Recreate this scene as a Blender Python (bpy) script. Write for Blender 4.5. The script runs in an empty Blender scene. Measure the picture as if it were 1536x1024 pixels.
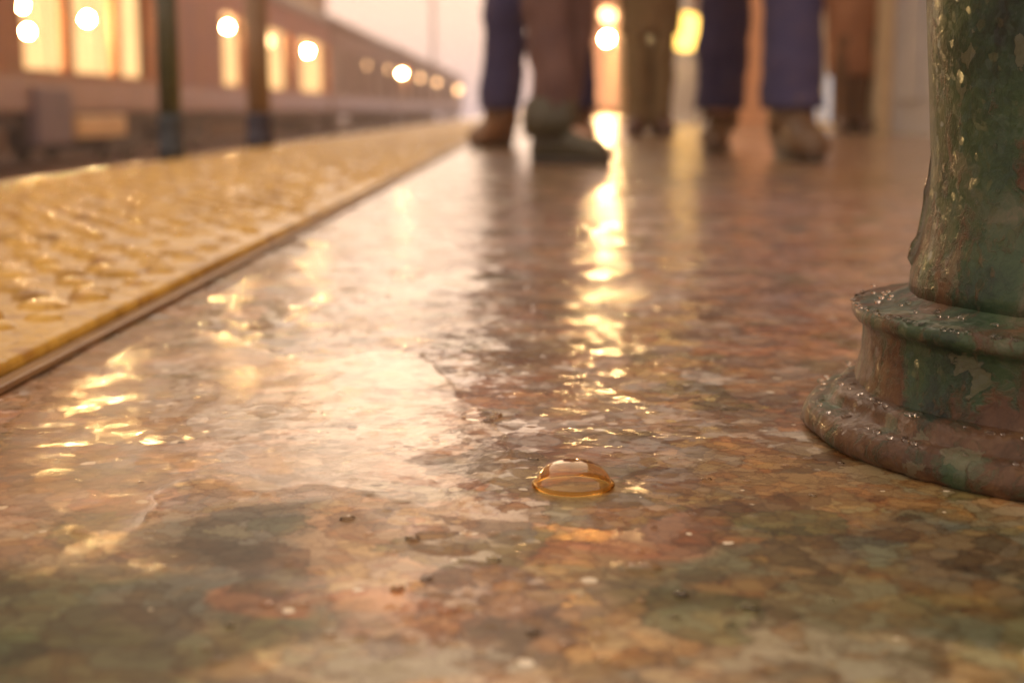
import bpy, bmesh, math, random
from mathutils import Vector, Matrix, noise as mnoise
R = math.radians
random.seed(7)
S = bpy.context.scene
COL = S.collection

# ------------------------------------------------------------------ camera
FPX, CAMH = 2133.0, 0.142
PITCH = math.atan(347 / FPX)
YAW = math.atan(32 / FPX)
cam_d = bpy.data.cameras.new('camera'); cam = bpy.data.objects.new('camera', cam_d); COL.objects.link(cam)
cam_d.sensor_width = 36; cam_d.lens = 36 * FPX / 1536
cam.location = (0, 0, CAMH); cam.rotation_euler = (R(90) - PITCH, 0, YAW)
cam_d.clip_start = 0.02; cam_d.clip_end = 4000
cam_d.dof.use_dof = True; cam_d.dof.focus_distance = 0.585; cam_d.dof.aperture_fstop = 7.6
S.camera = cam
CM = Matrix.Rotation(YAW, 3, 'Z') @ Matrix.Rotation(R(90) - PITCH, 3, 'X')
def ground(px, py, z=0.0):
    """point of the level z that the photograph shows at px, py"""
    v = CM @ Vector(((px - 768) / FPX, -(py - 512) / FPX, -1))
    t = (z - CAMH) / v.z
    return Vector((v.x * t, v.y * t, z))

# ------------------------------------------------------------------ helpers
def link(name, bm, mat, parent=None, smooth=True):
    me = bpy.data.meshes.new(name); bm.normal_update(); bm.to_mesh(me); bm.free()
    o = bpy.data.objects.new(name, me); COL.objects.link(o)
    if mat: me.materials.append(mat)
    if smooth:
        for p in me.polygons: p.use_smooth = True
    if parent: o.parent = parent
    return o
def tag(o, label=None, cat=None, group=None, kind=None):
    if label: o['label'] = label
    if cat: o['category'] = cat
    if group: o['group'] = group
    if kind: o['kind'] = kind
    return o
def empty(name, loc, rz=0):
    o = bpy.data.objects.new(name, None); COL.objects.link(o)
    o.location = loc; o.rotation_euler = (0, 0, rz); o.empty_display_size = .1
    return o
def box(bm, x0, x1, y0, y1, z0, z1, bev=0):
    r = bmesh.ops.create_cube(bm, size=1)
    vs = r['verts']
    for v in vs:
        v.co = Vector((x0 + (v.co.x + .5) * (x1 - x0), y0 + (v.co.y + .5) * (y1 - y0), z0 + (v.co.z + .5) * (z1 - z0)))
    if bev:
        es = list({e for v in vs for e in v.link_edges})
        bmesh.ops.bevel(bm, geom=es, offset=bev, segments=2, affect='EDGES', profile=.5)
def lathe(bm, prof, seg=64, cx=0, cy=0, cap=True, wob=0, seed=0):
    rings = []
    for r, z in prof:
        ring = []
        for i in range(seg):
            a = 2 * math.pi * i / seg
            rr = r
            if wob:
                rr = r * (1 + wob * (mnoise.noise(Vector((math.cos(a) * 3 + seed, math.sin(a) * 3, z * 30))) + .6 * mnoise.noise(Vector((math.cos(a) * 13 + seed, math.sin(a) * 13, z * 110))) + .35 * mnoise.noise(Vector((math.cos(a) * 34 + seed, math.sin(a) * 34, z * 260)))))
            ring.append(bm.verts.new((cx + rr * math.cos(a), cy + rr * math.sin(a), z)))
        rings.append(ring)
    for a, b in zip(rings, rings[1:]):
        for i in range(seg):
            j = (i + 1) % seg
            bm.faces.new((a[i], a[j], b[j], b[i]))
    if cap:
        if prof[0][0] > 1e-5: bm.faces.new(list(reversed(rings[0])))
        if prof[-1][0] > 1e-5: bm.faces.new(rings[-1])
    bmesh.ops.remove_doubles(bm, verts=bm.verts[:], dist=1e-6)
def loft(bm, rings, seg=24, cap=True, wob=0, seed=0, wf=9):
    """rings: (centre, rx, ry, axis_x, axis_y)"""
    out = []
    for c, rx, ry, ax, ay in rings:
        ring = []
        for i in range(seg):
            a = 2 * math.pi * i / seg
            p = Vector(c) + ax * (rx * math.cos(a)) + ay * (ry * math.sin(a))
            if wob:
                n = mnoise.noise(Vector((p.x * wf + seed, p.y * wf, p.z * wf * 1.2))) + .5 * mnoise.noise(Vector((p.x * wf * 2.5 + seed, p.y * wf * 2, p.z * wf * 3)))
                p += (ax * math.cos(a) + ay * math.sin(a)) * (wob * n)
            ring.append(bm.verts.new(p))
        out.append(ring)
    for a, b in zip(out, out[1:]):
        for i in range(seg):
            j = (i + 1) % seg
            bm.faces.new((a[i], a[j], b[j], b[i]))
    if cap:
        bm.faces.new(list(reversed(out[0]))); bm.faces.new(out[-1])
X, Y, Z = Vector((1, 0, 0)), Vector((0, 1, 0)), Vector((0, 0, 1))
def tube(bm, pts, rad, seg=14, **k):
    rings = []
    for i, p in enumerate(pts):
        p = Vector(p)
        d = (Vector(pts[min(i + 1, len(pts) - 1)]) - Vector(pts[max(i - 1, 0)])).normalized()
        ax = d.cross(Y); ax = (ax if ax.length > .2 else d.cross(X)).normalized()
        ay = d.cross(ax).normalized()
        r = rad[i] if hasattr(rad, '__len__') else rad
        rings.append((p, r, r, ax, ay))
    loft(bm, rings, seg, **k)

# ------------------------------------------------------------------ node helpers
class NT:
    def __init__(s, name):
        s.m = bpy.data.materials.new(name); s.m.use_nodes = True
        s.t = s.m.node_tree; s.n = s.t.nodes; s.n.clear()
        s.out = s.n.new('ShaderNodeOutputMaterial')
    def new(s, typ, **kw):
        n = s.n.new(typ)
        for k, v in kw.items(): setattr(n, k, v)
        return n
    def put(s, node, key, val):
        i = node.inputs[key]
        if hasattr(val, 'is_output'): s.t.links.new(val, i)
        else:
            if isinstance(val, (tuple, list)) and len(val) == 3 and i.type == 'RGBA': val = (*val, 1)
            i.default_value = val
    def coord(s, which='Object'):
        return s.new('ShaderNodeTexCoord').outputs[which]
    def math(s, op, a, b=0.0, c=0.0, clamp=False):
        n = s.new('ShaderNodeMath', operation=op, use_clamp=clamp)
        s.put(n, 0, a); s.put(n, 1, b); s.put(n, 2, c); return n.outputs[0]
    def vmath(s, op, a, b=(0, 0, 0), sc=None):
        n = s.new('ShaderNodeVectorMath', operation=op)
        s.put(n, 0, a)
        if op != 'SCALE' : s.put(n, 1, b)
        if sc is not None: s.put(n, 'Scale', sc)
        return n.outputs['Value'] if op in ('LENGTH', 'DISTANCE', 'DOT_PRODUCT') else n.outputs[0]
    def noise(s, vec, scale, detail=3, rough=.5, dist=0, col=False):
        n = s.new('ShaderNodeTexNoise'); s.put(n, 'Vector', vec); s.put(n, 'Scale', scale); s.put(n, 'Detail', detail); s.put(n, 'Roughness', rough); s.put(n, 'Distortion', dist)
        return n.outputs['Color'] if col else n.outputs[0]
    def voro(s, vec, scale, feature='F1', rnd=1):
        n = s.new('ShaderNodeTexVoronoi', feature=feature); s.put(n, 'Vector', vec); s.put(n, 'Scale', scale); s.put(n, 'Randomness', rnd)
        return n
    def rng(s, v, a, b, c=0.0, d=1.0, smooth=False):
        n = s.new('ShaderNodeMapRange', interpolation_type='SMOOTHSTEP' if smooth else 'LINEAR')
        s.put(n, 0, v); s.put(n, 1, a); s.put(n, 2, b); s.put(n, 3, c); s.put(n, 4, d); return n.outputs[0]
    def mix(s, f, a, b, blend='MIX'):
        n = s.new('ShaderNodeMix', data_type='RGBA', blend_type=blend)
        s.put(n, 0, f); s.put(n, 6, a); s.put(n, 7, b); return n.outputs[2]
    def ramp(s, f, stops, interp='LINEAR'):
        n = s.new('ShaderNodeValToRGB'); s.put(n, 0, f); e = n.color_ramp; e.interpolation = interp
        while len(e.elements) < len(stops): e.elements.new(.5)
        for el, (p, c) in zip(e.elements, stops): el.position = p; el.color = (*c, 1)
        return n.outputs[0]
    def distort(s, vec, scale, amp, detail=3):
        c = s.noise(vec, scale, detail, .6, col=True)
        c = s.vmath('SUBTRACT', c, (.5, .5, .5))
        return s.vmath('ADD', vec, s.vmath('SCALE', c, sc=amp))
    def bump(s, h, dist, strength=1.0, normal=None):
        n = s.new('ShaderNodeBump'); s.put(n, 'Height', h); s.put(n, 'Distance', dist); s.put(n, 'Strength', strength)
        if normal is not None: s.put(n, 'Normal', normal)
        return n.outputs[0]
    def pbr(s, color, rough=.6, normal=None, **kw):
        n = s.new('ShaderNodeBsdfPrincipled'); s.put(n, 'Base Color', color); s.put(n, 'Roughness', rough)
        if normal is not None: s.put(n, 'Normal', normal)
        for k, v in kw.items(): s.put(n, k.replace('_', ' '), v)
        s.t.links.new(n.outputs[0], s.out.inputs[0]); return n

def mottled(name, cols, scale=6, rough=.7, bump=.004, coat=0.0, coat_rough=.2, bscale=None, metal=0.0):
    """washed, blotchy surface: soft noise over several tones of one paint, cloth or stone"""
    t = NT(name); P = t.coord()
    D = t.distort(P, scale * 1.7, .35 / scale)
    f = t.noise(D, scale, 5, .6)
    f = t.rng(f, .28, .72)
    st = [(i / max(1, len(cols) - 1), c) for i, c in enumerate(cols)]
    c = t.ramp(f, st)
    g = t.noise(P, scale * 9, 3, .6)
    c = t.mix(t.rng(g, .35, .7, 0, .35), c, t.mix(1, c, (.6, .55, .5), 'MULTIPLY'))
    nrm = t.bump(t.noise(D, bscale or scale * 4, 4, .6), bump)
    t.pbr(c, rough, nrm, Coat_Weight=coat, Coat_Roughness=coat_rough, Coat_IOR=1.33, Metallic=metal)
    return t.m
def glow(name, col, strength, mott=0.0, scale=2.0, col2=None):
    t = NT(name); P = t.coord()
    e = t.new('ShaderNodeEmission'); c = col
    if mott:
        f = t.rng(t.noise(P, scale, 3, .6), .3, .7)
        c = t.mix(f, col2 or tuple(x * (1 - mott) for x in col), col)
    t.put(e, 'Color', c); t.put(e, 'Strength', strength); t.t.links.new(e.outputs[0], t.out.inputs[0])
    return t.m

# ------------------------------------------------------------------ world and sun
SUN_EL, SUN_AZ = R(15), R(-4.0)            # azimuth measured from +Y towards +X
W = bpy.data.worlds.new('World'); S.world = W; W.use_nodes = True
wn = W.node_tree; wn.nodes.clear()
wo = wn.nodes.new('ShaderNodeOutputWorld')
sky = wn.nodes.new('ShaderNodeTexSky'); sky.sky_type = 'NISHITA'; sky.sun_disc = False
sky.sun_elevation = SUN_EL; sky.sun_rotation = SUN_AZ; sky.air_density = 1.6; sky.dust_density = 4.0; sky.ozone_density = 1.2
bg = wn.nodes.new('ShaderNodeBackground'); bg.inputs[1].default_value = .05
wn.links.new(sky.outputs[0], bg.inputs[0])
# pink and peach evening cloud veil over that sky, paler near the horizon
tc = wn.nodes.new('ShaderNodeTexCoord'); sx = wn.nodes.new('ShaderNodeSeparateXYZ'); wn.links.new(tc.outputs['Generated'], sx.inputs[0])
rp = wn.nodes.new('ShaderNodeValToRGB'); wn.links.new(sx.outputs[2], rp.inputs[0]); e = rp.color_ramp
for p_, c_ in ((.08, (.66, .53, .53)), (.24, (.80, .60, .47)), (.5, (.84, .63, .46))): e.elements.new(p_).color = (*c_, 1)
e.elements[0].color = (.62, .51, .54, 1); e.elements[-1].color = (.72, .56, .44, 1)
bg2 = wn.nodes.new('ShaderNodeBackground'); bg2.inputs[1].default_value = 1.45; wn.links.new(rp.outputs[0], bg2.inputs[0])
mxw = wn.nodes.new('ShaderNodeMixShader'); mxw.inputs[0].default_value = .8
wn.links.new(bg.outputs[0], mxw.inputs[1]); wn.links.new(bg2.outputs[0], mxw.inputs[2]); wn.links.new(mxw.outputs[0], wo.inputs[0])
sd = bpy.data.lights.new('sun', 'SUN'); sun = bpy.data.objects.new('sun', sd); COL.objects.link(sun)
sd.energy = .12; sd.angle = R(24); sd.color = (1, .80, .64)
sdir = Vector((math.sin(SUN_AZ) * math.cos(SUN_EL), math.cos(SUN_AZ) * math.cos(SUN_EL), math.sin(SUN_EL)))
sun.rotation_euler = (-sdir).to_track_quat('-Z', 'Y').to_euler(); sun.location = (0, 20, 10)

# ------------------------------------------------------------------ ground materials
def platform_mat():
    t = NT('wet_stained_stone'); P = t.coord()
    # regional stone tones
    D1 = t.distort(P, 9, .12, 4)
    f = t.rng(t.noise(D1, 5.0, 3, .55), .3, .7)
    c = t.ramp(f, [(0, (.21, .165, .09)), (.25, (.31, .23, .12)), (.45, (.41, .315, .19)), (.62, (.40, .30, .205)), (.8, (.36, .26, .21)), (1, (.29, .235, .13))])
    # stains with their own outline, and one painted pink reflection, lying where the photograph has them
    De = t.distort(t.distort(P, 14, .07, 4), 90, .012, 3)
    dry = [0.0]
    def stain_and_sheen(c, px, py, rx, ry, colour, amt=.8, soft=.45):
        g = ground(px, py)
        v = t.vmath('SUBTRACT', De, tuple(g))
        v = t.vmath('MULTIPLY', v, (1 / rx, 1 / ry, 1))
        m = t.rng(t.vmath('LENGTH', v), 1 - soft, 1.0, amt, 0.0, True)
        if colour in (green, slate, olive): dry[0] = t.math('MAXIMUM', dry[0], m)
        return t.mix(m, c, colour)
    green, slate, olive, rust, sand, mauve = (.09, .115, .072), (.135, .135, .112), (.19, .175, .09), (.30, .15, .08), (.52, .34, .19), (.27, .185, .165)
    for a in [(1350, 880, .12, .09, olive), (1460, 880, .12, .10, green, .95), (1130, 920, .06, .045, olive), (1330, 1010, .12, .03, (.33, .31, .21), .8), (1270, 790, .08, .12, olive, .75), (1430, 830, .06, .05, (.12, .135, .11), .8), (1150, 720, .05, .08, olive, .7),
              (110, 935, .10, .06, green, .95), (60, 1010, .06, .03, green, .8), (430, 805, .055, .06, slate, .9), (270, 900, .035, .03, slate), (420, 900, .02, .016, rust),
              (560, 1000, .06, .02, (.33, .29, .18)), (870, 970, .08, .03, (.37, .31, .19)), (620, 800, .055, .09, sand, .8), (980, 800, .03, .05, (.42, .2, .1), .7), (900, 640, .09, .16, (.36, .17, .09), .6),
              (1120, 700, .06, .1, (.27, .19, .09), .8), (600, 600, .07, .14, (.4, .27, .2), .6), (120, 640, .09, .16, (.28, .16, .06), .8), (470, 690, .05, .07, mauve, .6), (1080, 560, .14, .2, (.36, .27, .19), .7), (1250, 350, .5, 1.2, (.50, .38, .34), .9)]:  # last patch: pinkish reflected light painted on the far right floor
        c = stain_and_sheen(c, *a)
    # overlapping flakes of colour with darker rims, three sizes
    tilt = None
    for sc, amp, fine, keep, tones, edge in ((30, .020, .011, .45, [(.68, .56, .46), (1.1, .86, .70), (.66, .74, .58), (1.35, 1.18, .95)], .022),
                                      (62, .010, .006, .4, [(.66, .62, .55), (1.2, 1.05, .85), (.82, .68, .52), (1.2, 1.18, .95)], .03),
                                      (125, .005, .0032, .35, [(.8, .78, .74), (1.2, 1.08, .95), (.9, .75, .62), (1.0, 1.0, 1.0)], .045)):
        off = t.vmath('ADD', P, (sc * .37, sc * .11, 0))
        D = t.distort(t.distort(off, sc * 1.1, amp, 3), sc * 7, fine, 3)
        v = t.voro(D, sc); e = t.voro(D, sc, 'DISTANCE_TO_EDGE')
        sp = t.new('ShaderNodeSeparateColor'); t.put(sp, 0, v.outputs['Color'])
        on = t.math('GREATER_THAN', sp.outputs[0], keep)
        tone = t.ramp(sp.outputs[1], [(i / 4, x) for i, x in enumerate(tones)], 'CONSTANT')
        c = t.mix(t.math('MULTIPLY', on, 1.0), c, tone, 'MULTIPLY')
        tv = t.vmath('MULTIPLY', t.vmath('SUBTRACT', v.outputs['Color'], (.5, .5, .5)), (.15, .14, 0))
        tilt = tv if tilt is None else t.vmath('ADD', tilt, tv)
        rim = t.math('ADD', t.math('MULTIPLY', t.rng(e.outputs['Distance'], 0, edge * .8, 1, 0), .5), t.math('MULTIPLY', t.rng(e.outputs['Distance'], 0, edge * 5, 1, 0, True), t.math('MULTIPLY', on, .3)))
        c = t.mix(rim, c, t.mix(1, c, (.45, .32, .25), 'MULTIPLY'))
    grain = t.noise(P, 1500, 3, .75)
    c = t.mix(.5, c, t.mix(1, c, t.ramp(grain, [(.28, (.45, .42, .4)), (.72, (1.45, 1.42, 1.4))]), 'MULTIPLY'))
    mv = t.voro(t.distort(P, 150, .004, 1), 105); ms = t.new('ShaderNodeSeparateColor'); t.put(ms, 0, mv.outputs['Color'])   # wet glints painted into the stone colour as cream specks
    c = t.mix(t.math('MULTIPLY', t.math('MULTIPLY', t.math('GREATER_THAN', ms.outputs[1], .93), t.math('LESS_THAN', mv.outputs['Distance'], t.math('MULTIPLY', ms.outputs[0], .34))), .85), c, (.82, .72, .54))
    flat = t.vmath('MULTIPLY', P, (1, .6, 1))
    wave = t.math('ADD', t.noise(flat, 24, 1, .5), t.math('MULTIPLY', t.noise(P, 110, 1, .5), .22))
    fleck = t.voro(P, 160)
    wave = t.math('ADD', wave, t.math('MULTIPLY', t.rng(fleck.outputs['Distance'], 0, .5), .05))
    spy = t.new('ShaderNodeSeparateXYZ'); t.put(spy, 0, De)
    far = t.rng(spy.outputs[1], .62, 1.05, 1.0, .6, True)                      # the far floor lies under a smoother sheet of rain
    keepf = t.math('MULTIPLY', far, t.math('SUBTRACT', 1.0, t.math('MULTIPLY', dry[0], .7)))
    sv = t.voro(t.distort(P, 200, .003, 1), 170); ss = t.new('ShaderNodeSeparateColor'); t.put(ss, 0, sv.outputs['Color'])
    spk = t.math('MULTIPLY', t.math('GREATER_THAN', ss.outputs[2], .86), t.math('LESS_THAN', sv.outputs['Distance'], .42))
    chip = t.vmath('SCALE', t.vmath('MULTIPLY', t.vmath('SUBTRACT', sv.outputs['Color'], (.5, .5, .5)), (.6, .22, 0)), sc=spk)
    film = t.vmath('NORMALIZE', t.vmath('ADD', t.bump(wave, .0012, 1.0), t.vmath('ADD', t.vmath('SCALE', tilt, sc=keepf), chip)))
    near = t.rng(spy.outputs[1], .42, .66, .45, 1.0, True)
    cw = t.math('MULTIPLY', near, t.math('SUBTRACT', 1.0, t.math('MULTIPLY', dry[0], .95)))
    n1 = None
    wet = t.rng(t.noise(t.distort(P, 12, .05), 7, 3, .6), .38, .62, .15, .23, True)
    t.pbr(c, .45, n1, Coat_Weight=cw, Coat_Roughness=wet, Coat_IOR=1.4, Coat_Normal=film, Specular_IOR_Level=.2)
    return t.m
def strip_mat():
    t = NT('wet_yellow_paving'); P = t.coord()
    D = t.distort(P, 20, .04, 4)
    c = t.ramp(t.rng(t.noise(D, 13, 4, .6), .3, .7), [(0, (.30, .15, .015)), (.3, (.50, .275, .03)), (.7, (.68, .40, .06)), (1, (.44, .22, .02))])
    e = t.voro(t.distort(t.distort(P, 40, .02), 200, .004), 34, 'DISTANCE_TO_EDGE')
    c = t.mix(t.rng(e.outputs['Distance'], 0, .04, .45, 0), c, t.mix(1, c, (.5, .36, .25), 'MULTIPLY'))
    n = t.bump(t.math('ADD', t.noise(D, 35, 3, .5), t.math('MULTIPLY', t.noise(P, 240, 2, .5), .15)), .0018, .9)
    sv = t.voro(t.distort(P, 60, .012, 2), 115)
    nf = t.vmath('NORMALIZE', t.vmath('ADD', n, t.vmath('MULTIPLY', t.vmath('SUBTRACT', sv.outputs['Color'], (.5, .5, .5)), (.35, .13, 0))))
    ov = t.voro(t.vmath('MULTIPLY', t.distort(P, 50, .01, 2), (1, .8, 1)), 26)
    c = t.mix(t.rng(ov.outputs['Distance'], .12, .36, .8, 0, True), c, t.mix(1, c, (.55, .42, .3), 'MULTIPLY'))
    t.pbr(c, .5, n, Coat_Weight=1, Coat_Roughness=.15, Coat_IOR=1.4, Coat_Normal=nf, Specular_IOR_Level=.2)
    return t.m
def water_mat(name, rough=.04, wave=.0008, tintc=(.97, .93, .88), facet=0):
    t = NT(name); P = t.coord()
    n = t.bump(t.math('ADD', t.noise(t.vmath('MULTIPLY', P, (1, .6, 1)), 30, 2, .5), t.math('MULTIPLY', t.noise(P, 130, 2, .5), .2)), wave, 1)
    if facet:
        tl = t.vmath('MULTIPLY', t.vmath('SUBTRACT', t.voro(t.distort(P, 90, .012, 3), 48).outputs['Color'], (.5, .5, .5)), (facet, facet, 0))
        n = t.vmath('NORMALIZE', t.vmath('ADD', n, tl))
    fr = t.new('ShaderNodeFresnel'); t.put(fr, 0, 1.34); t.put(fr, 'Normal', n)
    tr = t.new('ShaderNodeBsdfTransparent'); t.put(tr, 0, tintc)
    gl = t.new('ShaderNodeBsdfGlossy'); t.put(gl, 'Roughness', rough); t.put(gl, 'Normal', n); t.put(gl, 0, (1, 1, 1))
    geo = t.new('ShaderNodeNewGeometry'); f_ = t.math('MULTIPLY', t.math('MULTIPLY', fr.outputs[0], .8), t.math('SUBTRACT', 1.0, geo.outputs['Backfacing']))
    mx = t.new('ShaderNodeMixShader'); t.put(mx, 0, f_); t.t.links.new(tr.outputs[0], mx.inputs[1]); t.t.links.new(gl.outputs[0], mx.inputs[2])
    t.t.links.new(mx.outputs[0], t.out.inputs[0]); return t.m
def drop_mat(name='gold_water', col=(1, .86, .55), ro=.08):
    t = NT(name)
    g = t.new('ShaderNodeBsdfGlass'); t.put(g, 'IOR', 1.34); t.put(g, 'Roughness', ro); t.put(g, 'Color', col)
    t.t.links.new(g.outputs[0], t.out.inputs[0]); return t.m

# ------------------------------------------------------------------ setting
EDGE_X, STRIP_X = -1.03, -.279
bm = bmesh.new(); bmesh.ops.create_grid(bm, x_segments=1, y_segments=1, size=130)
for v in bm.verts: v.co.z = -1.05; v.co.y += 70
o = link('ground', bm, mottled('ballast', [(.12, .08, .06), (.2, .13, .09), (.26, .18, .13)], .9, .9, .02), smooth=False); tag(o, kind='structure')
bm = bmesh.new(); box(bm, EDGE_X + .06, 14, -2.5, 130, -1.04, 0)
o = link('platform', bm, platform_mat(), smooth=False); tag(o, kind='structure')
# raised yellow tactile paving with blister domes
bm = bmesh.new(); box(bm, EDGE_X + .062, STRIP_X, -2.5, 110, .0002, .011, .004)
sp = .046
for j in range(int(16 / sp)):
    y = .25 + j * sp
    for i in range(16):
        x = STRIP_X - .027 - i * sp - (sp / 2 if j % 2 else 0)
        if x < EDGE_X + .09 or random.random() < .12: continue
        x += random.uniform(-.008, .008); y = .25 + j * sp + random.uniform(-.009, .009)
        r0 = .0165 * random.uniform(.7, 1.15); hh = .0058 * random.uniform(.6, 1.3)
        seg = 10; rings = []
        for rr, zz in ((r0, .0105), (r0 * .86, .011 + hh * .55), (r0 * .55, .011 + hh * .93)):
            rings.append([bm.verts.new((x + rr * math.cos(2 * math.pi * k / seg), y + rr * math.sin(2 * math.pi * k / seg), zz)) for k in range(seg)])
        tp = bm.verts.new((x, y, .011 + hh))
        for a, b in zip(rings, rings[1:]):
            for k in range(seg): bm.faces.new((a[k], a[(k + 1) % seg], b[(k + 1) % seg], b[k]))
        for k in range(seg): bm.faces.new((rings[-1][k], rings[-1][(k + 1) % seg], tp))
o = link('tactile_pavement', bm, strip_mat()); tag(o, kind='structure')
bm = bmesh.new(); box(bm, EDGE_X, EDGE_X + .06, -2.5, 110, -1.04, .006, .004)
o = link('platform_edge', bm, mottled('edge_stone', [(.22, .10, .05), (.38, .19, .09), (.3, .15, .07)], 8, .45, .003, 1, .25), smooth=False); tag(o, kind='structure')
bm = bmesh.new(); box(bm, STRIP_X + .0005, STRIP_X + .011, -2.5, 110, .0003, .0045, .0012)
o = link('kerb', bm, mottled('dark_joint', [(.20, .10, .035), (.34, .19, .06)], 20, .7, .002, .6, .25), smooth=False); tag(o, kind='structure')
steel = mottled('rail_steel', [(.16, .1, .08), (.26, .18, .14)], 5, .4, .002, metal=.6)
for xr in (-2.0, -3.45, -8.45, -9.9):
    bm = bmesh.new(); box(bm, xr - .07, xr + .07, -5, 160, -1.04, -1.01); box(bm, xr - .012, xr + .012, -5, 160, -1.01, -.9); box(bm, xr - .035, xr + .035, -5, 160, -.9, -.87)
    o = link('rail', bm, steel, smooth=False); tag(o, kind='structure')

# puddles: thin sheets of water with a rounded rim
WATER = water_mat('puddle_water', .21, .0016, facet=.07)
def puddle(pts, h=.0016, rag=.0035, seed=0):
    P = [ground(*p) for p in pts]
    fine = []
    n = len(P)
    for i in range(n):
        a, b, c, d = P[i - 1], P[i], P[(i + 1) % n], P[(i + 2) % n]
        L = max(2, int((c - b).length / .003))
        for k in range(L):
            u = k / L
            q = .5 * ((2 * b) + (c - a) * u + (2 * a - 5 * b + 4 * c - d) * u * u + (3 * b - a - 3 * c + d) * u ** 3)
            fine.append(q)
    N = len(fine); out = []
    for i, q in enumerate(fine):
        tg = (fine[(i + 1) % N] - fine[i - 1]); nn = Vector((tg.y, -tg.x, 0)).normalized()
        out.append((q + nn * rag * (mnoise.noise(Vector((q.x * 60 + seed, q.y * 60, 0))) + .6 * mnoise.noise(Vector((q.x * 200 + seed, q.y * 200, 0)))), nn))
    area = sum(fine[i - 1].x * fine[i].y - fine[i].x * fine[i - 1].y for i in range(N))
    sg = -1 if area > 0 else 1
    bm = bmesh.new(); rings = []
    for ins, z in ((0, .0004), (.0008, h * .6), (.0022, h * .95), (.0045, h)):
        rings.append([bm.verts.new((q.x + nn.x * sg * ins, q.y + nn.y * sg * ins, z)) for q, nn in out])
    for a, b in zip(rings, rings[1:]):
        for i in range(N): bm.faces.new((a[i], a[(i + 1) % N], b[(i + 1) % N], b[i]))
    bmesh.ops.triangle_fill(bm, use_beauty=True, edges=list({e for v in rings[-1] for e in v.link_edges if e.other_vert(v) in set(rings[-1])}), normal=(0, 0, 1))
    bmesh.ops.recalc_face_normals(bm, faces=bm.faces[:])
    if sum(f.normal.z for f in bm.faces) < 0: bmesh.ops.reverse_faces(bm, faces=bm.faces[:])
    o = link('puddle', bm, WATER); tag(o, kind='structure'); return o
puddle([(-60, 800), (20, 790), (90, 792), (150, 816), (205, 804), (228, 768), (258, 735), (310, 722), (355, 738), (410, 745), (470, 735), (530, 742), (590, 760), (660, 770), (720, 740), (765, 690), (745, 640), (690, 590), (640, 540), (560, 530), (470, 545), (400, 528), (330, 502), (235, 490), (180, 500), (60, 575)], seed=1)
0 and puddle([(845, 560), (960, 545), (1060, 470), (1180, 400), (1150, 330), (980, 300), (880, 300), (700, 310), (560, 330), (470, 380), (480, 440), (600, 500), (740, 515)], h=.0018, rag=.006, seed=5)

# ------------------------------------------------------------------ iron column
def column_paint():
    t = NT('flaking_green_iron'); P = t.coord()
    D = t.distort(t.distort(P, 22, .03, 4), 160, .008, 4)
    c = t.ramp(t.rng(t.noise(D, 26, 6, .68), .3, .7), [(0, (.012, .019, .012)), (.3, (.025, .05, .026)), (.55, (.042, .076, .036)), (.78, (.075, .092, .05)), (1, (.14, .125, .08))])
    ru = t.noise(t.vmath('MULTIPLY', D, (1, 1, .5)), 30, 7, .7)
    sepz = t.new('ShaderNodeSeparateXYZ'); t.put(sepz, 0, P)
    low = t.rng(sepz.outputs[2], .02, .16, .12, 0)
    m = t.rng(t.math('ADD', ru, low), .54, .63)
    rc = t.ramp(t.rng(t.noise(D, 60, 3, .6), .3, .7), [(0, (.045, .024, .012)), (.5, (.095, .048, .024)), (1, (.15, .09, .045))])
    c = t.mix(m, c, rc)
    v = t.voro(D, 95); e = t.voro(D, 95, 'DISTANCE_TO_EDGE')
    sp = t.new('ShaderNodeSeparateColor'); t.put(sp, 0, v.outputs['Color'])
    fl = t.math('GREATER_THAN', sp.outputs[0], .92)
    c = t.mix(t.math('MULTIPLY', fl, .5), c, (.15, .14, .085))
    c = t.mix(t.rng(e.outputs['Distance'], 0, .04, .35, 0), c, t.mix(1, c, (.4, .35, .3), 'MULTIPLY'))
    h = t.math('ADD', t.math('ADD', t.math('MULTIPLY', m, .5), t.math('MULTIPLY', fl, .3)), t.math('ADD', t.noise(D, 45, 3, .6), t.math('MULTIPLY', t.noise(P, 400, 2, .6), .2)))
    n = t.bump(h, .0008, 1)
    gv = t.voro(P, 300); gs = t.new('ShaderNodeSeparateColor'); t.put(gs, 0, gv.outputs['Color'])
    nf = t.vmath('NORMALIZE', t.vmath('ADD', n, t.vmath('SCALE', t.vmath('SUBTRACT', gv.outputs['Color'], (.5, .5, .5)), sc=t.math('MULTIPLY', t.math('GREATER_THAN', gs.outputs[2], .62), .75))))
    t.pbr(c, .5, n, Coat_Weight=.5, Coat_Roughness=.2, Coat_IOR=1.36, Coat_Normal=nf, Specular_IOR_Level=.2)
    return t.m
IRON = column_paint()
CX, CY = .268, .62
col = empty('iron_column', (CX, CY, 0)); tag(col, 'thick green iron column with flaking rusty paint and a stepped round foot', 'column')
bm = bmesh.new()
lathe(bm, [(.143, .0003), (.1455, .003), (.1455, .007), (.1425, .0115), (.137, .0135), (.1335, .014), (.1325, .0175), (.130, .0205), (.125, .0215), (.118, .0215)], 300, cap=False, wob=.017, seed=1)
link('foot', bm, IRON, col)
bm = bmesh.new()
lathe(bm, [(.1225, .0214), (.1215, .026), (.1205, .032), (.1205, .045), (.1215, .0485), (.1245, .0500), (.1255, .0520), (.1255, .0540), (.1245, .0560), (.122, .0568), (.108, .0585), (.1005, .062)], 300, cap=False, wob=.011, seed=2)
link('collar', bm, IRON, col)
bm = bmesh.new()
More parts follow.
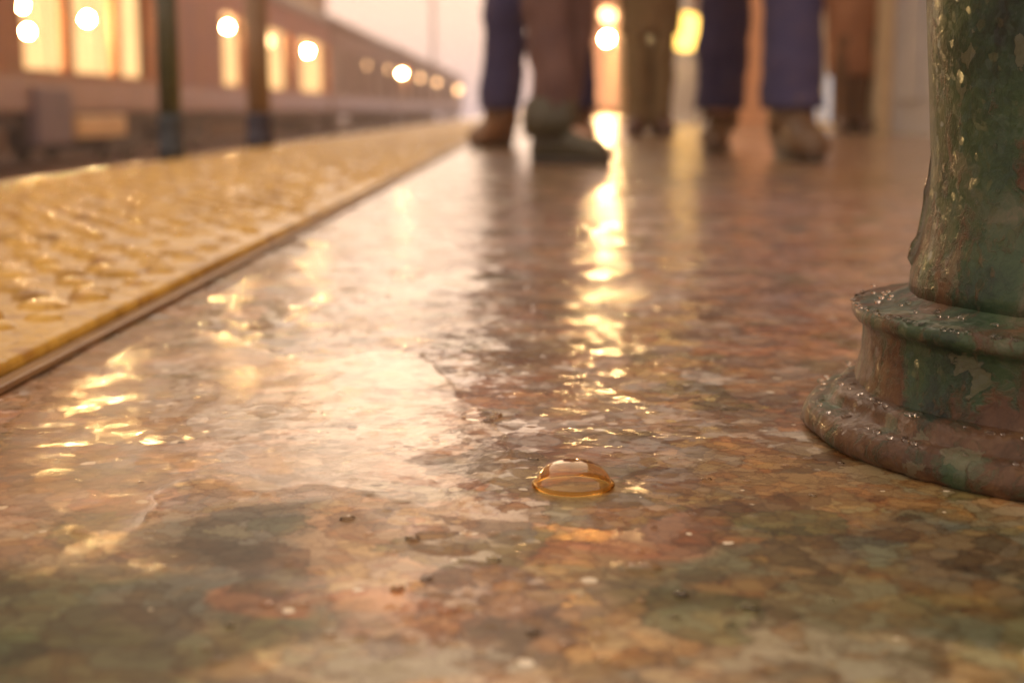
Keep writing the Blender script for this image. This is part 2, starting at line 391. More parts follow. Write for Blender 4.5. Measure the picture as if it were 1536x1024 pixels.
prof = [(.1007, .0605), (.1005, .068), (.0995, .074), (.0965, .083), (.0945, .093), (.0935, .105), (.0933, .12), (.0945, .14), (.0968, .165), (.0985, .19), (.0995, .22)] + [(.1 - .0002 * k, .25 + .05 * k) for k in range(57)]
lathe(bm, prof, 200, cap=True, wob=.006, seed=3)
link('shaft', bm, IRON, col)
bm = bmesh.new()
lathe(bm, [(.068, 3.06), (.085, 3.08), (.09, 3.12), (.1, 3.2), (.14, 3.28), (.15, 3.3), (.15, 3.36)], 64)
link('capital', bm, IRON, col)

# ------------------------------------------------------------------ water: bubble, beads, drips
DROP = drop_mat(); CLEAR = drop_mat('clear_water', (1, .99, .97), 0.0)
def dome_bm(r, h, seg=48, rings=14, skirt=.12, bottom=True):
    bm = bmesh.new()
    pr = [(r * (1 + skirt), 0)] if skirt else []
    if skirt: pr += [(r * (1 + skirt * .35), h * .03), (r * 1.0, h * .09)]
    else: pr = [(r, 0)]
    # spherical-ish cap, a little steeper near the foot
    for k in range(1, rings + 1):
        a = math.pi / 2 * k / rings
        pr.append((r * math.cos(a) ** .92 if k < rings else 0.0, h * (.09 if skirt else 0) + h * (.91 if skirt else 1) * math.sin(a)))
    lathe(bm, pr, seg, cap=bottom)
    bmesh.ops.recalc_face_normals(bm, faces=bm.faces[:])
    return bm
BEAD = water_mat('bead_water', .12, .0)
def dome(name, px, py, r, h, label, cat, **k):
    o = link(name, dome_bm(r, h, **k), DROP if r > .01 else BEAD); g = ground(px, py); o.location = (g.x, g.y, .00035)
    return tag(o, label, cat)
t = NT('bubble_film')
lw_ = t.new('ShaderNodeLayerWeight'); t.put(lw_, 'Blend', .5)
f_ = t.math('ADD', t.math('MULTIPLY', t.math('POWER', lw_.outputs['Facing'], 2.6), .85), .07)
tr = t.new('ShaderNodeBsdfTransparent'); t.put(tr, 0, (.97, .83, .58)); gl = t.new('ShaderNodeBsdfGlossy'); t.put(gl, 'Roughness', .06); t.put(gl, 0, (1, .93, .8))
mx = t.new('ShaderNodeMixShader'); t.put(mx, 0, f_); t.t.links.new(tr.outputs[0], mx.inputs[1]); t.t.links.new(gl.outputs[0], mx.inputs[2]); t.t.links.new(mx.outputs[0], t.out.inputs[0])
bub = link('water_bubble', dome_bm(.0146, .0098, 96, 28, 0, False), t.m)
g = ground(860, 729); bub.location = (g.x, g.y, .0005)
tag(bub, 'large golden bubble dome standing on the wet stone, the biggest of the drops', 'water bubble')
bm = bmesh.new()
lathe(bm, [(.0149 + .0010 * math.cos(2 * math.pi * k / 14), .0004 + .0009 * math.sin(2 * math.pi * k / 14)) for k in range(15)], 96, cap=False)
bmesh.ops.recalc_face_normals(bm, faces=bm.faces[:])
link('rim', bm, DROP, bub)
bm = bmesh.new()
lathe(bm, [(.0088 + .0011 * math.cos(2 * math.pi * k / 14), .0006 + .0010 * math.sin(2 * math.pi * k / 14)) for k in range(15)], 56, cap=False, wob=.02, seed=4)
bmesh.ops.recalc_face_normals(bm, faces=bm.faces[:])
o = link('water_ring', bm, CLEAR); g = ground(722, 624); o.location = (g.x, g.y, 0); tag(o, 'thin raised ring of water on the stone behind the large dome', 'water ring')
dome('water_bubble', 965, 853, .0054, .0016, 'small flat drop on the orange stone in front of the large dome', 'water drop')
dome('water_bubble', 885, 601, .0042, .0016, 'small dark drop farther back behind the large dome', 'water drop')
mid = dome_bm(.0026, .0011, 18, 7, .1)
dm = link('water_droplet', mid, BEAD)
dmc = dm.data.copy(); dmc.materials.clear(); dmc.materials.append(CLEAR); me_drop = dm.data
g = ground(620, 747); dm.location = (g.x, g.y, .0004)
LAB = 'tiny bead of water glinting on the wet stained stone'
GRP = 'tiny water beads scattered over the platform'
tag(dm, LAB, 'droplet', GRP)
spots = [(683, 915), (308, 972), (283, 884), (345, 940), (463, 594), (690, 541), (1180, 522), (1208, 436), (620, 748), (1022, 893), (964, 902), (1187, 580), (1150, 610),
         (1100, 640), (1210, 590), (1230, 640), (1215, 690), (1180, 700), (1240, 670), (1005, 640), (640, 870), (590, 830), (700, 660), (760, 640), (800, 690), (950, 700), (1010, 690), (930, 780),
         (1040, 655), (1130, 685), (560, 650), (520, 600), (240, 655), (180, 830), (225, 800), (120, 800), (150, 812), (330, 722), (290, 728), (400, 742), (370, 738), (860, 668), (890, 655), (830, 650), (1060, 720), (700, 800), (740, 840), (905, 990), (930, 1000), (800, 950)]
for i in range(110):
    spots.append((random.gauss(760, 330), random.uniform(500, 1010)))
for px, py in spots:
    g = ground(px, py)
    if (g.x - CX) ** 2 + (g.y - CY) ** 2 < .15 ** 2 or g.x < STRIP_X + .02 or (g - ground(860, 730)).length < .019: continue
    if -40 > px or px > 1560: continue
    c = dm.copy(); COL.objects.link(c)
    if random.random() < .2: c.data = dmc
    s = random.uniform(.35, .85)
    c.location = (g.x, g.y, .0004); c.scale = (s * random.uniform(.9, 1.5), s, s * random.uniform(.8, 1.2)); c.rotation_euler.z = random.uniform(0, 6)
# beads clinging to the column foot, collar and shaft
bead = None
def cling(ang, r, z, s, flat=.6):
    global bead
    if bead is None:
        bm = bmesh.new(); bmesh.ops.create_icosphere(bm, subdivisions=3, radius=.0022)
        bead = link('rain_bead', bm, CLEAR); o = bead
        tag(bead, 'glinting bead of rain clinging to the rusty iron column foot', 'droplet', 'rain beads clinging to the column')
    else:
        o = bead.copy(); COL.objects.link(o)
    o.location = (CX + r * math.cos(ang), CY + r * math.sin(ang), z); s *= .75; o.scale = (s, s * random.uniform(.8, 1.3), s * flat); o.rotation_euler.z = ang
for k in range(170):
    a = R(random.uniform(150, 245))
    w = random.random()
    if w < .35: cling(a, .124 + random.uniform(-.004, .0008), .0566, random.uniform(.5, 1.1))
    elif w < .5: cling(a, random.uniform(.103, .12), .0595, random.uniform(.5, 1.0))
    elif w < .75: cling(a, .1305 + random.uniform(-.007, .001), .0213, random.uniform(.5, 1.1))
    else: cling(a, .139 + random.uniform(-.003, .003), .0133, random.uniform(.5, 1.1))
for k in range(14):
    cling(R(random.uniform(165, 230)), .0935, random.uniform(.1, .22), random.uniform(.4, .8), 1.3)
# trickle of water running down the shaft's edge
th = R(167); bm = bmesh.new(); pts = []; rads = []
for i in range(40):
    u = i / 39; z = .205 - u * .133
    r = .0915 + (.006 * max(0, (u - .6) / .4) ** 1.6) + .0003
    a = th + .012 * math.sin(u * 14) 
    pts.append((CX + r * math.cos(a), CY + r * math.sin(a), z))
    rads.append((.001 + .0022 * u ** 2 + .0008 * max(0, math.sin(u * 19)) ** 6 + (.0016 if u > .9 else 0)) * (1 if 0 < i < 39 else .4))
tube(bm, pts, rads, 14)
o = link('water_trickle', bm, CLEAR); tag(o, 'thin trickle of rainwater running down the left edge of the green column', 'water trickle')

# ------------------------------------------------------------------ posts at the platform edge
def post(px, py, w, cols_lo, cols_hi, lab, hi=3.3):
    g = ground(px, py)
    e = empty('platform_post', (EDGE_X + .03, g.y, .006)); tag(e, lab, 'post', 'posts along the platform edge')
    bm = bmesh.new(); lathe(bm, [(w * .62, 0), (w * .62, .03), (w * .56, .05), (w * .56, .10), (w * .6, .115), (w * .5, .125)], 32)
    link('base', bm, mottled('post_base_paint', cols_lo, 12, .5, .004, .6), e)
    bm = bmesh.new(); lathe(bm, [(w * .5, .124), (w * .48, .4), (w * .46, hi)], 32)
    link('pole', bm, mottled('post_paint', cols_hi, 6, .5, .004, .6), e)
    bm = bmesh.new(); lathe(bm, [(w * .46, hi), (w * .8, hi + .02), (w * .8, hi + .05), (w * .3, hi + .09), (0, hi + .16)], 24)
    link('finial', bm, mottled('post_cap_paint', cols_hi, 6, .5, .004, .6), e)
post(252, 243, .06, [(.02, .03, .035), (.04, .05, .06)], [(.05, .07, .035), (.11, .095, .045)], 'dark green post at the platform edge, the nearer of the two posts')
post(395, 224, .085, [(.025, .022, .04), (.04, .035, .06)], [(.26, .16, .08), (.36, .23, .12)], 'brown post on a dark blue base at the platform edge, the farther of the two')

# ------------------------------------------------------------------ train across the tracks
TX = -7.9
lampm = glow('lamp_glass', (1, .62, .24), 750)
lamp158 = glow('strong_lamp_glass', (1, .66, .26), 1500); lamp440 = glow('warm_lamp_glass', (1, .62, .23), 900)
lampm2 = glow('dim_lamp_glass', (1, .55, .24), 7)
winm = glow('lit_window', (1, .60, .25), 1.4, .35, 1.2, (.95, .5, .2))
windim = glow('dim_window', (.95, .60, .36), .62, .35, 1.0, (.7, .42, .3))
dark = mottled('underframe_grime', [(.035, .025, .025), (.08, .055, .045)], 1.5, .8, .01)
def coach(y0, y1, paint, wins, lamps, wmat, label, panel, low=None):
    e = empty('train_coach', (TX, (y0 + y1) / 2, -1.0)); tag(e, label, 'train coach', 'coaches of the train across the tracks')
    oy = (y0 + y1) / 2
    def L(bm):
        for v in bm.verts: v.co -= Vector((TX, oy, -1.0))
        return bm
    # side wall with real openings: piers, sill band, header, and a recess behind
    bm = bmesh.new()
    zs, zh = .72, 2.62
    box(bm, TX - .1, TX, y0, y1, .12, zs); box(bm, TX - .1, TX, y0, y1, zh, 3.35)
    ys = [y0] + [v for w in wins for v in w] + [y1]
    for a, b in zip(ys[::2], ys[1::2]):
        if b - a > .02: box(bm, TX - .1, TX, a, b, zs, zh)
    box(bm, TX - 2.7, TX - 2.6, y0, y1, .12, 3.35)
    box(bm, TX - 2.6, TX - .1, y0, y0 + .1, .12, 3.35); box(bm, TX - 2.6, TX - .1, y1 - .1, y1, .12, 3.35)
    link('body', L(bm), paint, e, False)
    bm = bmesh.new()
    n = 12; prev = None
    for i in range(n + 1):
        a = math.pi * i / n
        x = TX - 1.35 + 1.42 * math.cos(a); z = 3.35 + .72 * math.sin(a) ** .8
        cur = (bm.verts.new((x, y0, z)), bm.verts.new((x, y1, z)))
        if prev: bm.faces.new((prev[0], prev[1], cur[1], cur[0]))
        prev = cur
    bmesh.ops.holes_fill(bm, edges=bm.edges[:])
    bmesh.ops.solidify(bm, geom=bm.faces[:], thickness=.04)
    link('roof', L(bm), mottled('coach_roof', [(.16, .11, .09), (.24, .17, .14)], .8, .6, .01), e)
    bm = bmesh.new(); box(bm, TX - 2.5, TX - .15, y0 + .2, y1 - .2, -.15, .115)
    link('underframe', L(bm), dark, e, False)
    bm = bmesh.new(); box(bm, TX, TX + .012, y0 + .15, y1 - .15, .14, .66)
    link('lining_panel', L(bm), panel, e, False)
    for yc in (y0 + 2.6, y1 - 2.6):
        bm = bmesh.new(); box(bm, TX - 2.2, TX - .25, yc - 1.3, yc + 1.3, -.62, -.16)
        bo = link('bogie', L(bm), dark, e, False)
        for yy in (yc - .85, yc + .85):
            for xx in (-8.38, -9.97):
                bm = bmesh.new()
                r = bmesh.ops.create_cone(bm, cap_ends=True, segments=28, radius1=.42, radius2=.42, depth=.12)
                for v in bm.verts: v.co = Vector((v.co.z + xx, v.co.x + yy, v.co.y - .45))
                link('wheel', L(bm), dark, bo, False)
    for a, b in wins:
        bm = bmesh.new(); box(bm, TX - .34, TX - .32, a - .1, b + .1, zs - .1, zh + .1)
        w = link('window', L(bm), wmat, e, False)
        bm = bmesh.new()
        for (p, q, r_, s_) in ((a, a + .06, zs, zh), (b - .06, b, zs, zh), (a + .06, b - .06, zs, zs + .06), (a + .06, b - .06, zh - .06, zh)):
            box(bm, TX - .06, TX + .02, p, q, r_, s_)
        link('frame', L(bm), paint, w, False)
    for (yl, zl, r, m) in lamps:
        bm = bmesh.new(); bmesh.ops.create_uvsphere(bm, u_segments=20, v_segments=12, radius=r)
        for v in bm.verts: v.co += Vector((TX - .19, yl, zl))
        l = link('lamp', L(bm), m, e)
        bm = bmesh.new(); box(bm, TX - .2, TX - .18, yl - .01, yl + .01, zl + r, zh + .05)
        link('stem', L(bm), dark, l, False)
    return e
def dpx(px): return (TX * FPX) / (px - 800)
def lz(px, py): return CAMH + (165 - py) / FPX * dpx(px)
def lamp(px, py, r, m=lampm): return (dpx(px), lz(px, py), r, m)
pA = mottled('rust_orange_paint', [(.17, .07, .05), (.36, .13, .04), (.27, .15, .07)], .5, .7, .004, .05)
pB = mottled('faded_rose_paint', [(.20, .10, .11), (.33, .14, .10), (.24, .13, .07)], .5, .7, .004, .05)
pC = mottled('dull_brown_paint', [(.19, .11, .085), (.26, .15, .11), (.22, .145, .12)], .4, .7, .004, .05)
pGold = mottled('gold_lining', [(.5, .28, .09), (.62, .38, .14)], .8, .4, .003, .5)
pPurp = mottled('plum_lining', [(.11, .065, .09), (.24, .12, .09), (.17, .10, .13)], .6, .5, .003, .4)
c1_ = coach(7.5, 31.3, pA, [(9.0, 11.2), (11.8, 14.0), (14.6, 16.8), (17.4, 19.6), (dpx(42), dpx(108)), (dpx(118), dpx(180)), (dpx(188), dpx(237))],
      [lamp(71, 51, .06, lamp440), lamp(64, 14, .06), lamp(158, 33, .07, lamp158)], winm, 'rust orange train coach with wide glowing windows, nearest of the train', pPurp)
def fit(name, a, b, z0, z1, mat):
    bm = bmesh.new(); box(bm, TX - .1, TX + .10, a, b, z0, z1, .03)
    for v in bm.verts: v.co -= Vector((TX, 19.4, -1.0))
    link(name, bm, mat, c1_, False)
fit('battery_box', dpx(52), dpx(106), -.42, .50, mottled('plum_box', [(.09, .06, .09), (.15, .10, .13)], 1, .6, .004))
fit('step_board', dpx(112), dpx(186), -.34, .05, pGold)
coach(31.9, 56.0, pB, [(dpx(340), dpx(378)), (dpx(403), dpx(443)), (dpx(455), dpx(497))],
      [lamp(360, 45, .08), lamp(418, 65, .16, lampm2), lamp(438, 38, .11, lamp440), lamp(475, 80, .10)], winm, 'faded rose train coach with three tall lit windows and globe lamps', pPurp)
coach(56.6, 82.0, pC, [(58, 61), (63, 66), (68, 71), (73, 76), (78, 81)], [lamp(555, 100, .2, lampm2), lamp(587, 106, .2, lampm2)], windim, 'brown train coach with dim windows behind the rose coach', pPurp)
coach(82.6, 112.0, pC, [(85, 89), (92, 96), (99, 103), (106, 110)], [lamp(610, 112, .085, lamp440), lamp(637, 118, .22, lampm2)], windim, 'brown train coach farther along the train with two small lamps', pPurp)
coach(112.6, 160.0, pC, [(115, 121), (125, 131), (135, 141), (146, 157)], [lamp(690, 135, .42, lampm2), lamp(660, 125, .2, lampm2)], windim, 'farthest train coach with one orange lamp near the bright sky', pPurp)
# tall building added beyond the train to darken and warm the left floor reflection
TB = -14.0
eT = empty('added_backdrop', (TB, 38, -1.05)); tag(eT, 'tall brown backdrop building added behind the nearer train coaches to warm the floor reflection', 'building')
def LT(bm):
    for v in bm.verts: v.co -= Vector((TB, 38, -1.05))
    return bm
bm = bmesh.new(); box(bm, TB - 8, TB, 12, 98, -1.05, 15); link('wall', LT(bm), mottled('added_backdrop_brick', [(.28, .14, .06), (.38, .2, .09), (.3, .2, .12)], .35, .8, .01), eT, False)
bm = bmesh.new(); box(bm, TB - 8.3, TB + .4, 11.6, 98.4, 15, 15.5, .05); link('cornice', LT(bm), mottled('added_backdrop_stone', [(.4, .28, .15), (.5, .36, .2)], .4, .7, .004), eT, False)
tw = glow('added_backdrop_glow', (1, .64, .26), 1.1, .3, .8, (.9, .45, .16)); tf = mottled('added_backdrop_frame', [(.3, .2, .12), (.4, .28, .16)], 1, .6, .003)  # glowing panes added with the backdrop, gilding the same reflection
for zf in (4.6, 8.2, 11.8):
    for q in range(20):
        ya = 14.0 + q * 4.0
        if (q * 7 + int(zf * 3)) % 5 == 0: continue
        bm = bmesh.new(); box(bm, TB, TB + .03, ya, ya + 1.5, zf, zf + 2.2); w_ = link('window', LT(bm), tw, eT, False)
        bm = bmesh.new()
        for (p, q_, r_, s_) in ((ya - .12, ya, zf - .12, zf + 2.32), (ya + 1.5, ya + 1.62, zf - .12, zf + 2.32), (ya, ya + 1.5, zf - .12, zf), (ya, ya + 1.5, zf + 2.2, zf + 2.32), (ya + .71, ya + .79, zf, zf + 2.2)):
            box(bm, TB, TB + .08, p, q_, r_, s_)
        link('frame', LT(bm), tf, w_, False)
# electric line mast behind the train
bm = bmesh.new(); box(bm, -9.5, -9.2, 134.8, 135.1, -1.05, 14); box(bm, -9.2, -3, 134.9, 135.0, 11.5, 11.7)
o = link('line_mast', bm, mottled('mast_grey', [(.3, .22, .2), (.36, .27, .25)], .5, .7, .004), smooth=False); tag(o, 'tall slim line mast rising against the pale sky behind the train', 'mast')

# ------------------------------------------------------------------ station building on the right
BX = 2.3
brick = mottled('warm_brick', [(.64, .26, .12), (.68, .34, .18), (.56, .30, .19)], .7, .8, .004)
cream = mottled('cream_stone', [(.68, .54, .3), (.78, .64, .4)], .9, .7, .004)
blue = mottled('grey_blue_paint', [(.34, .36, .40), (.46, .46, .48), (.42, .40, .40)], 1.2, .55, .003, .3)
shop = glow('shop_window', (1, .44, .20), 1.3, .4, .6, (1, .34, .17))
pale = glow('pale_window', (.85, .74, .72), .6, .25, .9)
eB = empty('station_building', (BX, 30, 0)); tag(eB, 'long brick station building with cream pilasters and grey blue doors beside the platform', 'building')
def LB(bm):
    for v in bm.verts: v.co -= Vector((BX, 30, 0))
    return bm
bm = bmesh.new(); box(bm, BX, BX + 5, 3.0, 75, 0, 4.4); link('wall', LB(bm), brick, eB, False)
bm = bmesh.new(); box(bm, BX - .25, BX + 5.2, 2.8, 75.2, 4.4, 4.7, .03); link('roof', LB(bm), cream, eB, False)
def bdp(px): return BX * FPX / (px - 800)
for a, b in ((bdp(1330), bdp(1300)), (6.9, 7.4), (17.4, 18.2), (26, 27), (36.8, 38)):
    bm = bmesh.new(); box(bm, BX - .10, BX, a, b, 0, 4.4); link('pilaster', LB(bm), cream, eB, False)
for a, b in ((7.6, 9.1), (18.6, 19.8), (bdp(1043), bdp(1006)), (27.4, 29), (31, 33)):
    bm = bmesh.new(); box(bm, BX - .05, BX, a, b, 0.0, 2.2)
    for zz in (.2, 1.15):
        box(bm, BX - .07, BX - .05, a + .15, (a + b) / 2 - .06, zz, zz + .8); box(bm, BX - .07, BX - .05, (a + b) / 2 + .06, b - .15, zz, zz + .8)
    d = link('door', LB(bm), blue, eB, False)
    bm = bmesh.new(); box(bm, BX - .12, BX - .07, b - .12, b - .07, 1.02, 1.08); link('handle', LB(bm), steel, d, False)
def bwin(a, b, z0, z1, m):
    bm = bmesh.new(); box(bm, BX - .03, BX, a, b, z0, z1); w = link('window', LB(bm), m, eB, False)
    bm = bmesh.new()
    for (p, q, r_, s_) in ((a - .08, a, z0 - .08, z1 + .08), (b, b + .08, z0 - .08, z1 + .08), (a, b, z0 - .08, z0), (a, b, z1, z1 + .08), ((a + b) / 2 - .03, (a + b) / 2 + .03, z0, z1)):
        box(bm, BX - .06, BX - .0, p, q, r_, s_)
    link('frame', LB(bm), cream, w, False)
bwin(10.9, 11.7, .05, 1.0, pale); bwin(12.6, 13.8, .9, 2.6, shop); bwin(15.9, 17, .8, 2.6, shop); bwin(24, 25.4, .9, 2.8, shop)
bwin(39, 44, .2, 2.9, shop); bwin(46, 52, .2, 2.9, shop); bwin(54, 62, .2, 2.9, shop); bwin(64, 72, .2, 2.9, shop)
def wall_lamp(y, z, r, m, lab):
    e = empty('wall_lamp', (BX, y, z)); tag(e, lab, 'lamp', 'globe lamps on the station building')
    bm = bmesh.new(); bmesh.ops.create_uvsphere(bm, u_segments=24, v_segments=14, radius=r)
    for v in bm.verts: v.co.x -= r + .14
    link('globe', bm, m, e)
    bm = bmesh.new(); tube(bm, [(-.001, 0, .02), (-.06, 0, .06), (-.12 - r * .4, 0, r + .07), (-r - .14, 0, r + .03), (-r - .14, 0, r - .01)], .018, 8)
    link('bracket', bm, steel, e)
amber = glow('amber_lamp_glass', (1, .56, .12), 3.5)
def bz(px, py, d): return CAMH + (165 - py) / FPX * d
d1 = (BX - .4) * FPX / 100
wall_lamp(d1, bz(900, 62, d1), .12, glow('bright_lamp_glass', (1, .62, .24), 750), 'brighter globe lamp glowing between the first two pairs of legs')
d2 = (BX - .4) * FPX / 105
wall_lamp(d2, bz(905, 28, d2), .2, lampm2, 'dimmer orange globe lamp just above the bright one')
d3 = (BX - .42) * FPX / 218
wall_lamp(d3, bz(1018, 52, d3), .24, amber, 'amber globe lamp beside the olive coat')

# ------------------------------------------------------------------ people
skin = mottled('skin', [(.5, .3, .2), (.58, .36, .25)], 8, .5, .001)
def person(loc, rz, ht, feet, toes, trouser, coat, shoe, hairc, hem, label, lw=.078, boots=False, seed=0, coat_r=.0, fs=(1, 1)):
    e = empty('person', loc, rz); tag(e, label, 'person', 'people standing on the wet platform')
    k = ht / 1.75
    hipz, kneez, ankz = .93 * k, .50 * k, .085
    cx = (feet[0][0] + feet[1][0]) / 2; cy = (feet[0][1] + feet[1][1]) / 2
    hips = [Vector((cx - .09 * k, cy, hipz)), Vector((cx + .09 * k, cy, hipz))]
    if feet[0][0] > feet[1][0]: hips.reverse()
    ank = [Vector((f[0], f[1], ankz)) for f in feet]
    knees = []
    for h, a in zip(hips, ank):
        m = h.lerp(a, (hipz - kneez) / (hipz - ankz)); m.y -= .025; knees.append(m)
    # ---- body: one continuous skinned surface
    V, E, RD = [], [], []
    def add(p, r, par=None):
        V.append(Vector(p)); RD.append(r)
        if par is not None: E.append((par, len(V) - 1))
        return len(V) - 1
    pel = add((cx, cy, .96 * k), .12 * k)
    sp1 = add((cx, cy + .01, 1.12 * k), .115 * k, pel); ch = add((cx, cy + .01, 1.30 * k), .13 * k, sp1); sh = add((cx, cy + .015, 1.42 * k), .09 * k, ch)
    nk = add((cx, cy, 1.50 * k), .052 * k, sh); hd = add((cx, cy - .012, 1.585 * k), .078 * k, nk); hc = add((cx, cy - .012, 1.66 * k), .09 * k, hd); add((cx, cy, 1.725 * k), .06 * k, hc)
    arms = []
    for s in (-1, 1):
        s0 = add((cx + s * .17 * k, cy + .01, 1.42 * k), .058 * k, sh); el = add((cx + s * .235 * k, cy + .03, 1.13 * k), .042 * k, s0)
        wr = add((cx + s * .245 * k, cy - .04, .89 * k), .029 * k, el); pm = add((cx + s * .243 * k, cy - .06, .82 * k), .034 * k, wr)
        for q, ln in ((-.027, .07), (-.009, .08), (.009, .076), (.026, .06)):
            f1 = add((cx + s * .243 * k, cy - .068 + q, .775 * k), .0095, pm); add((cx + s * .232 * k, cy - .078 + q, (.775 - ln) * k), .0075, f1)
        th_ = add((cx + s * .225 * k, cy - .095, .815 * k), .011, pm); add((cx + s * .215 * k, cy - .105, .775 * k), .009, th_)
        arms.append([V[s0], V[el], V[wr]])
    for h, kn, a, tdir in zip(hips, knees, ank, toes):
        hi = add(h - Vector((0, 0, .03)), .088 * k, pel); kk = add(kn, .056 * k, hi); aa = add(a, .04 * k, kk)
        add(a + Vector((math.sin(tdir) * .12, -math.cos(tdir) * .12, -.045)), .03, aa)
    me = bpy.data.meshes.new('body'); me.from_pydata(V, E, [])
    o = bpy.data.objects.new('body', me); COL.objects.link(o)
    md = o.modifiers.new('skin', 'SKIN'); o.modifiers.new('sub', 'SUBSURF').levels = 2
    for i, v in enumerate(me.skin_vertices[0].data): v.radius = (RD[i], RD[i] * (.8 if RD[i] > .1 else 1)); v.use_root = i == 0
    bpy.context.view_layer.update()
    ev = o.evaluated_get(bpy.context.evaluated_depsgraph_get()); nm = bpy.data.meshes.new_from_object(ev)
    o.modifiers.clear(); o.data = nm; nm.name = 'body'; nm.materials.clear(); nm.materials.append(skin); o.parent = e
    for p in nm.polygons: p.use_smooth = True
    # nose and ears sit on the head as part of the hair-and-face detail
    bm = bmesh.new(); bmesh.ops.create_uvsphere(bm, u_segments=20, v_segments=12, radius=.1)
    for v in bm.verts:
        v.co = Vector((cx + v.co.x * 1.02 * k, cy + .012 + v.co.y * 1.1 * k, 1.675 * k + v.co.z * 1.0 * k))
        if v.co.y < cy - .04 and v.co.z < 1.70 * k: v.co.y = cy - .03
    link('hair', bm, mottled('hair', hairc, 12, .6, .006), e)
    # ---- trousers
    bm = bmesh.new()
    for h, kn, a in zip(hips, knees, ank):
        rings = []
        for i in range(30):
            u = i / 29; z = .045 + (hipz - .02 - .045) * u if not boots else .145 + (hipz - .165) * u
            if z < kneez: p = a.lerp(kn, max(0, (z - ankz) / (kneez - ankz)))
            else: p = kn.lerp(h, (z - kneez) / (hipz - kneez))
            r = lw * (1.0 if z < kneez * .9 else 1.0 + .25 * (z - kneez * .9) / (hipz - kneez * .9))
            r *= 1 + (0 if boots else .10) * math.exp(-((z - .09) / .05) ** 2)
            rings.append((Vector((p.x, p.y, z)), r, r * 1.08, X, Y))
        loft(bm, rings, 24, wob=.013, seed=seed + a.x * 31)
    loft(bm, [(Vector((cx, cy, hipz - .08)), .15 * k, .12 * k, X, Y), (Vector((cx, cy, hipz)), .185 * k, .14 * k, X, Y), (Vector((cx, cy, hipz + .13)), .165 * k, .125 * k, X, Y)], 24)
    link('trousers', bm, mottled('trouser_cloth', trouser, 7, .9, .012), e)
    # ---- shoes
    for a, tdir, q in zip(ank, toes, fs):
        fw = Vector((math.sin(tdir), -math.cos(tdir), 0)); sd_ = Vector((math.cos(tdir), math.sin(tdir), 0))
        bm = bmesh.new(); rings = []
        for (t_, w_, h_) in ((-.085, .028, .035), (-.075, .037, .06), (-.03, .042, .075), (.03, .044, .068), (.09, .05, .05), (.14, .049, .04), (.175, .038, .032), (.19, .02, .022)):
            rings.append((Vector((a.x, a.y, .006 + h_ * q)) + fw * t_ * q, w_ * q, h_ * q, sd_, Z))
        loft(bm, rings, 20, wob=.004, seed=seed)
        if boots:
            loft(bm, [(Vector((a.x, a.y, .07)) - fw * .02, .062, .07, sd_, fw), (Vector((a.x, a.y, .12)) - fw * .02, .068, .076, sd_, fw), (Vector((a.x, a.y, .16)) - fw * .015, .062, .07, sd_, fw), (Vector((a.x, a.y, .18)) - fw * .015, .05, .055, sd_, fw)], 20, wob=.006, seed=seed)
        sho = link('boot' if boots else 'shoe', bm, mottled('shoe_leather', shoe, 14, .45, .006, .5), e)
        bm = bmesh.new()
        loft(bm, [(Vector((a.x, a.y, .0005)) + fw * .05 * q, .047 * q, .145 * q, sd_, fw), (Vector((a.x, a.y, .018)) + fw * .05 * q, .048 * q, .146 * q, sd_, fw)], 24)
        link('sole', bm, mottled('shoe_sole', [(.03, .025, .02), (.06, .045, .03)], 14, .5, .004, .5), sho)
    # ---- coat with sleeves
    bm = bmesh.new(); rings = []
    zt = 1.46 * k
    for i in range(26):
        u = i / 25; z = hem + (zt - hem) * u
        w_ = .205 * k + coat_r * max(0, (1.0 * k - z)) ; d_ = .15 * k + coat_r * max(0, (1.0 * k - z)) * .9
        if z > 1.36 * k: q = (z - 1.36 * k) / (.10 * k); w_ *= 1 - .68 * q ** 2; d_ *= 1 - .5 * q ** 2
        rings.append((Vector((cx, cy + .005, z)), w_, d_, X, Y))
    loft(bm, rings, 32, wob=.014, seed=seed + 3)
    for s0, el, wr in arms:
        tube(bm, [s0, s0.lerp(el, .5), el, el.lerp(wr, .5), wr - Vector((0, 0, .01))], [.072 * k, .066 * k, .058 * k, .05 * k, .044 * k], 14, wob=.006)
    link('coat', bm, mottled('coat_cloth', coat, 6, .9, .012), e)
    return e
navy = [(.035, .03, .085), (.055, .048, .115), (.085, .065, .12)]
maroon = [(.11, .06, .055), (.17, .095, .08), (.14, .09, .10)]
oliv = [(.16, .115, .05), (.23, .16, .075), (.17, .13, .055)]
brown = [(.33, .14, .065), (.43, .21, .10)]
def at(px, py): g = ground(px, py); return g
# A: navy trousers, tan boots, farther left
a1, a2 = at(748, 220), at(866, 218)
c = (a1 + a2) / 2
person((c.x, c.y, 0), 0, 1.78, [(a1.x - c.x, a1.y - c.y), (a2.x - c.x, a2.y - c.y)], [-.5, .2], navy, [(.06, .05, .08), (.09, .07, .1)], [(.18, .09, .04), (.28, .15, .065)], [(.05, .03, .02), (.08, .05, .03)], .84, 'person in navy trousers and tan boots standing behind the maroon trousers', lw=.085, boots=True, seed=2)
# B: maroon trousers stepping to the right, nearest
b1 = at(838, 246)
person((b1.x, b1.y, 0), 0, 1.70, [(-.006, 0), (.004, .19)], [1.15, 1.0], maroon, [(.14, .06, .05), (.2, .09, .07)], [(.045, .042, .02), (.08, .068, .035)], [(.08, .05, .03), (.12, .07, .04)], .80, 'person in maroon trousers with dark boots turned towards the right', lw=.058, boots=True, seed=5, fs=(.8, .7))
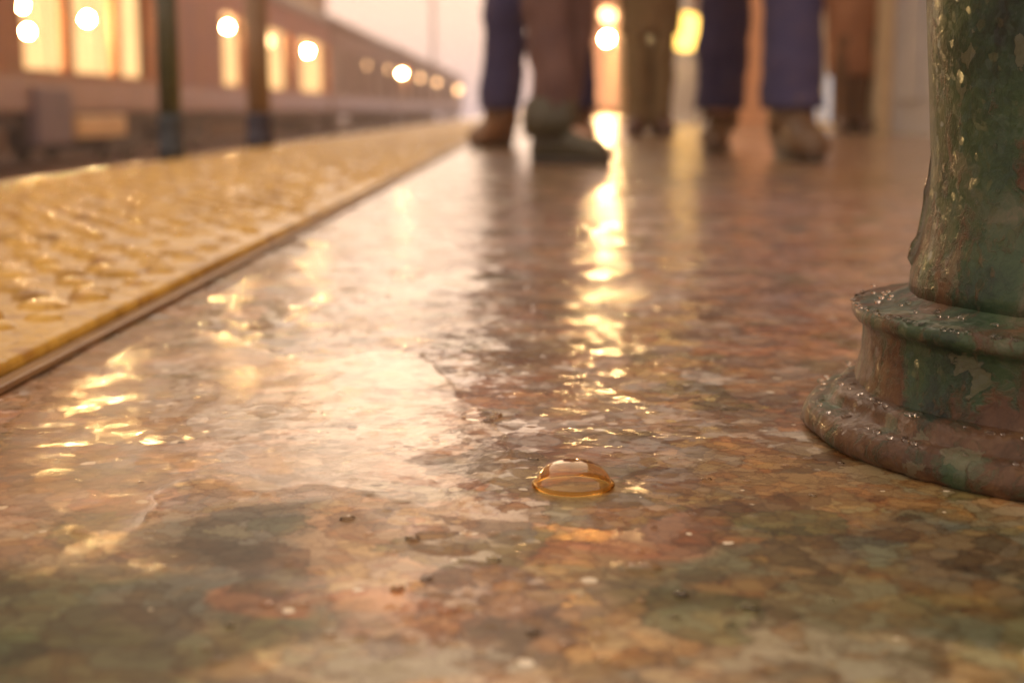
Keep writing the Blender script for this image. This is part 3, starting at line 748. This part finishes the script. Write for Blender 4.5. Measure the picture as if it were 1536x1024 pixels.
# C: olive long coat
c1 = at(972, 203)
person((c1.x, c1.y, 0), 0, 1.68, [(-.055, 0), (.06, .03)], [-.3, .3], oliv, [(.18, .12, .055), (.26, .18, .085)], [(.09, .045, .03), (.14, .07, .045)], [(.1, .06, .03), (.15, .09, .05)], .56, 'person in an olive knee length coat and dark brown shoes', lw=.072, seed=9, coat_r=-.08)
# D: navy trousers and brown boots, feet apart
d1_, d2_ = at(1078, 226), at(1188, 240)
c = (d1_ + d2_) / 2
person((c.x, c.y, 0), 0, 1.80, [(d1_.x - c.x, d1_.y - c.y), (d2_.x - c.x, d2_.y - c.y)], [-.25, .15], navy, [(.05, .045, .08), (.08, .065, .1)], [(.09, .05, .02), (.17, .09, .035)], [(.04, .03, .02), (.07, .05, .03)], .86, 'person in wide navy trousers and brown boots with feet apart', lw=.085, boots=True, seed=13, fs=(1.05, 1.12))
# E: long rust brown coat, far right
e1 = at(1275, 198)
person((e1.x, e1.y, 0), 0, 1.66, [(-.05, 0), (.05, .04)], [-.2, .3], [(.13, .07, .03), (.19, .1, .045)], brown, [(.1, .05, .025), (.15, .08, .04)], [(.1, .05, .03), (.15, .08, .05)], .36, 'person in a long rust brown coat standing nearest the green column', lw=.07, seed=17, coat_r=-.06)

# ------------------------------------------------------------------ evening mist
bm = bmesh.new(); box(bm, -132, 132, -62, 202, -2.1, 17)
hz = bpy.data.materials.new('mist'); hz.use_nodes = True; hn = hz.node_tree; hn.nodes.clear()
ho = hn.nodes.new('ShaderNodeOutputMaterial'); hv = hn.nodes.new('ShaderNodeVolumePrincipled'); hn.links.new(hv.outputs[0], ho.inputs['Volume'])
hv.inputs['Color'].default_value = (.95, .84, .84, 1); hv.inputs['Density'].default_value = .0034; hv.inputs['Anisotropy'].default_value = .2
o = link('haze', bm, hz, smooth=False); tag(o, kind='stuff')

# ------------------------------------------------------------------ render settings
S.render.engine = 'CYCLES'
S.cycles.use_denoising = True
try: S.cycles.denoiser = 'OPENIMAGEDENOISE'
except Exception: pass
S.cycles.use_adaptive_sampling = True; S.cycles.adaptive_threshold = .02
S.cycles.volume_bounces = 1
S.cycles.max_bounces = 8; S.cycles.transparent_max_bounces = 12; S.cycles.transmission_bounces = 10; S.cycles.glossy_bounces = 3; S.cycles.diffuse_bounces = 2
S.cycles.sample_clamp_indirect = 12
S.view_settings.view_transform = 'Standard'; S.view_settings.look = 'None'; S.view_settings.gamma = 1; S.view_settings.exposure = .35
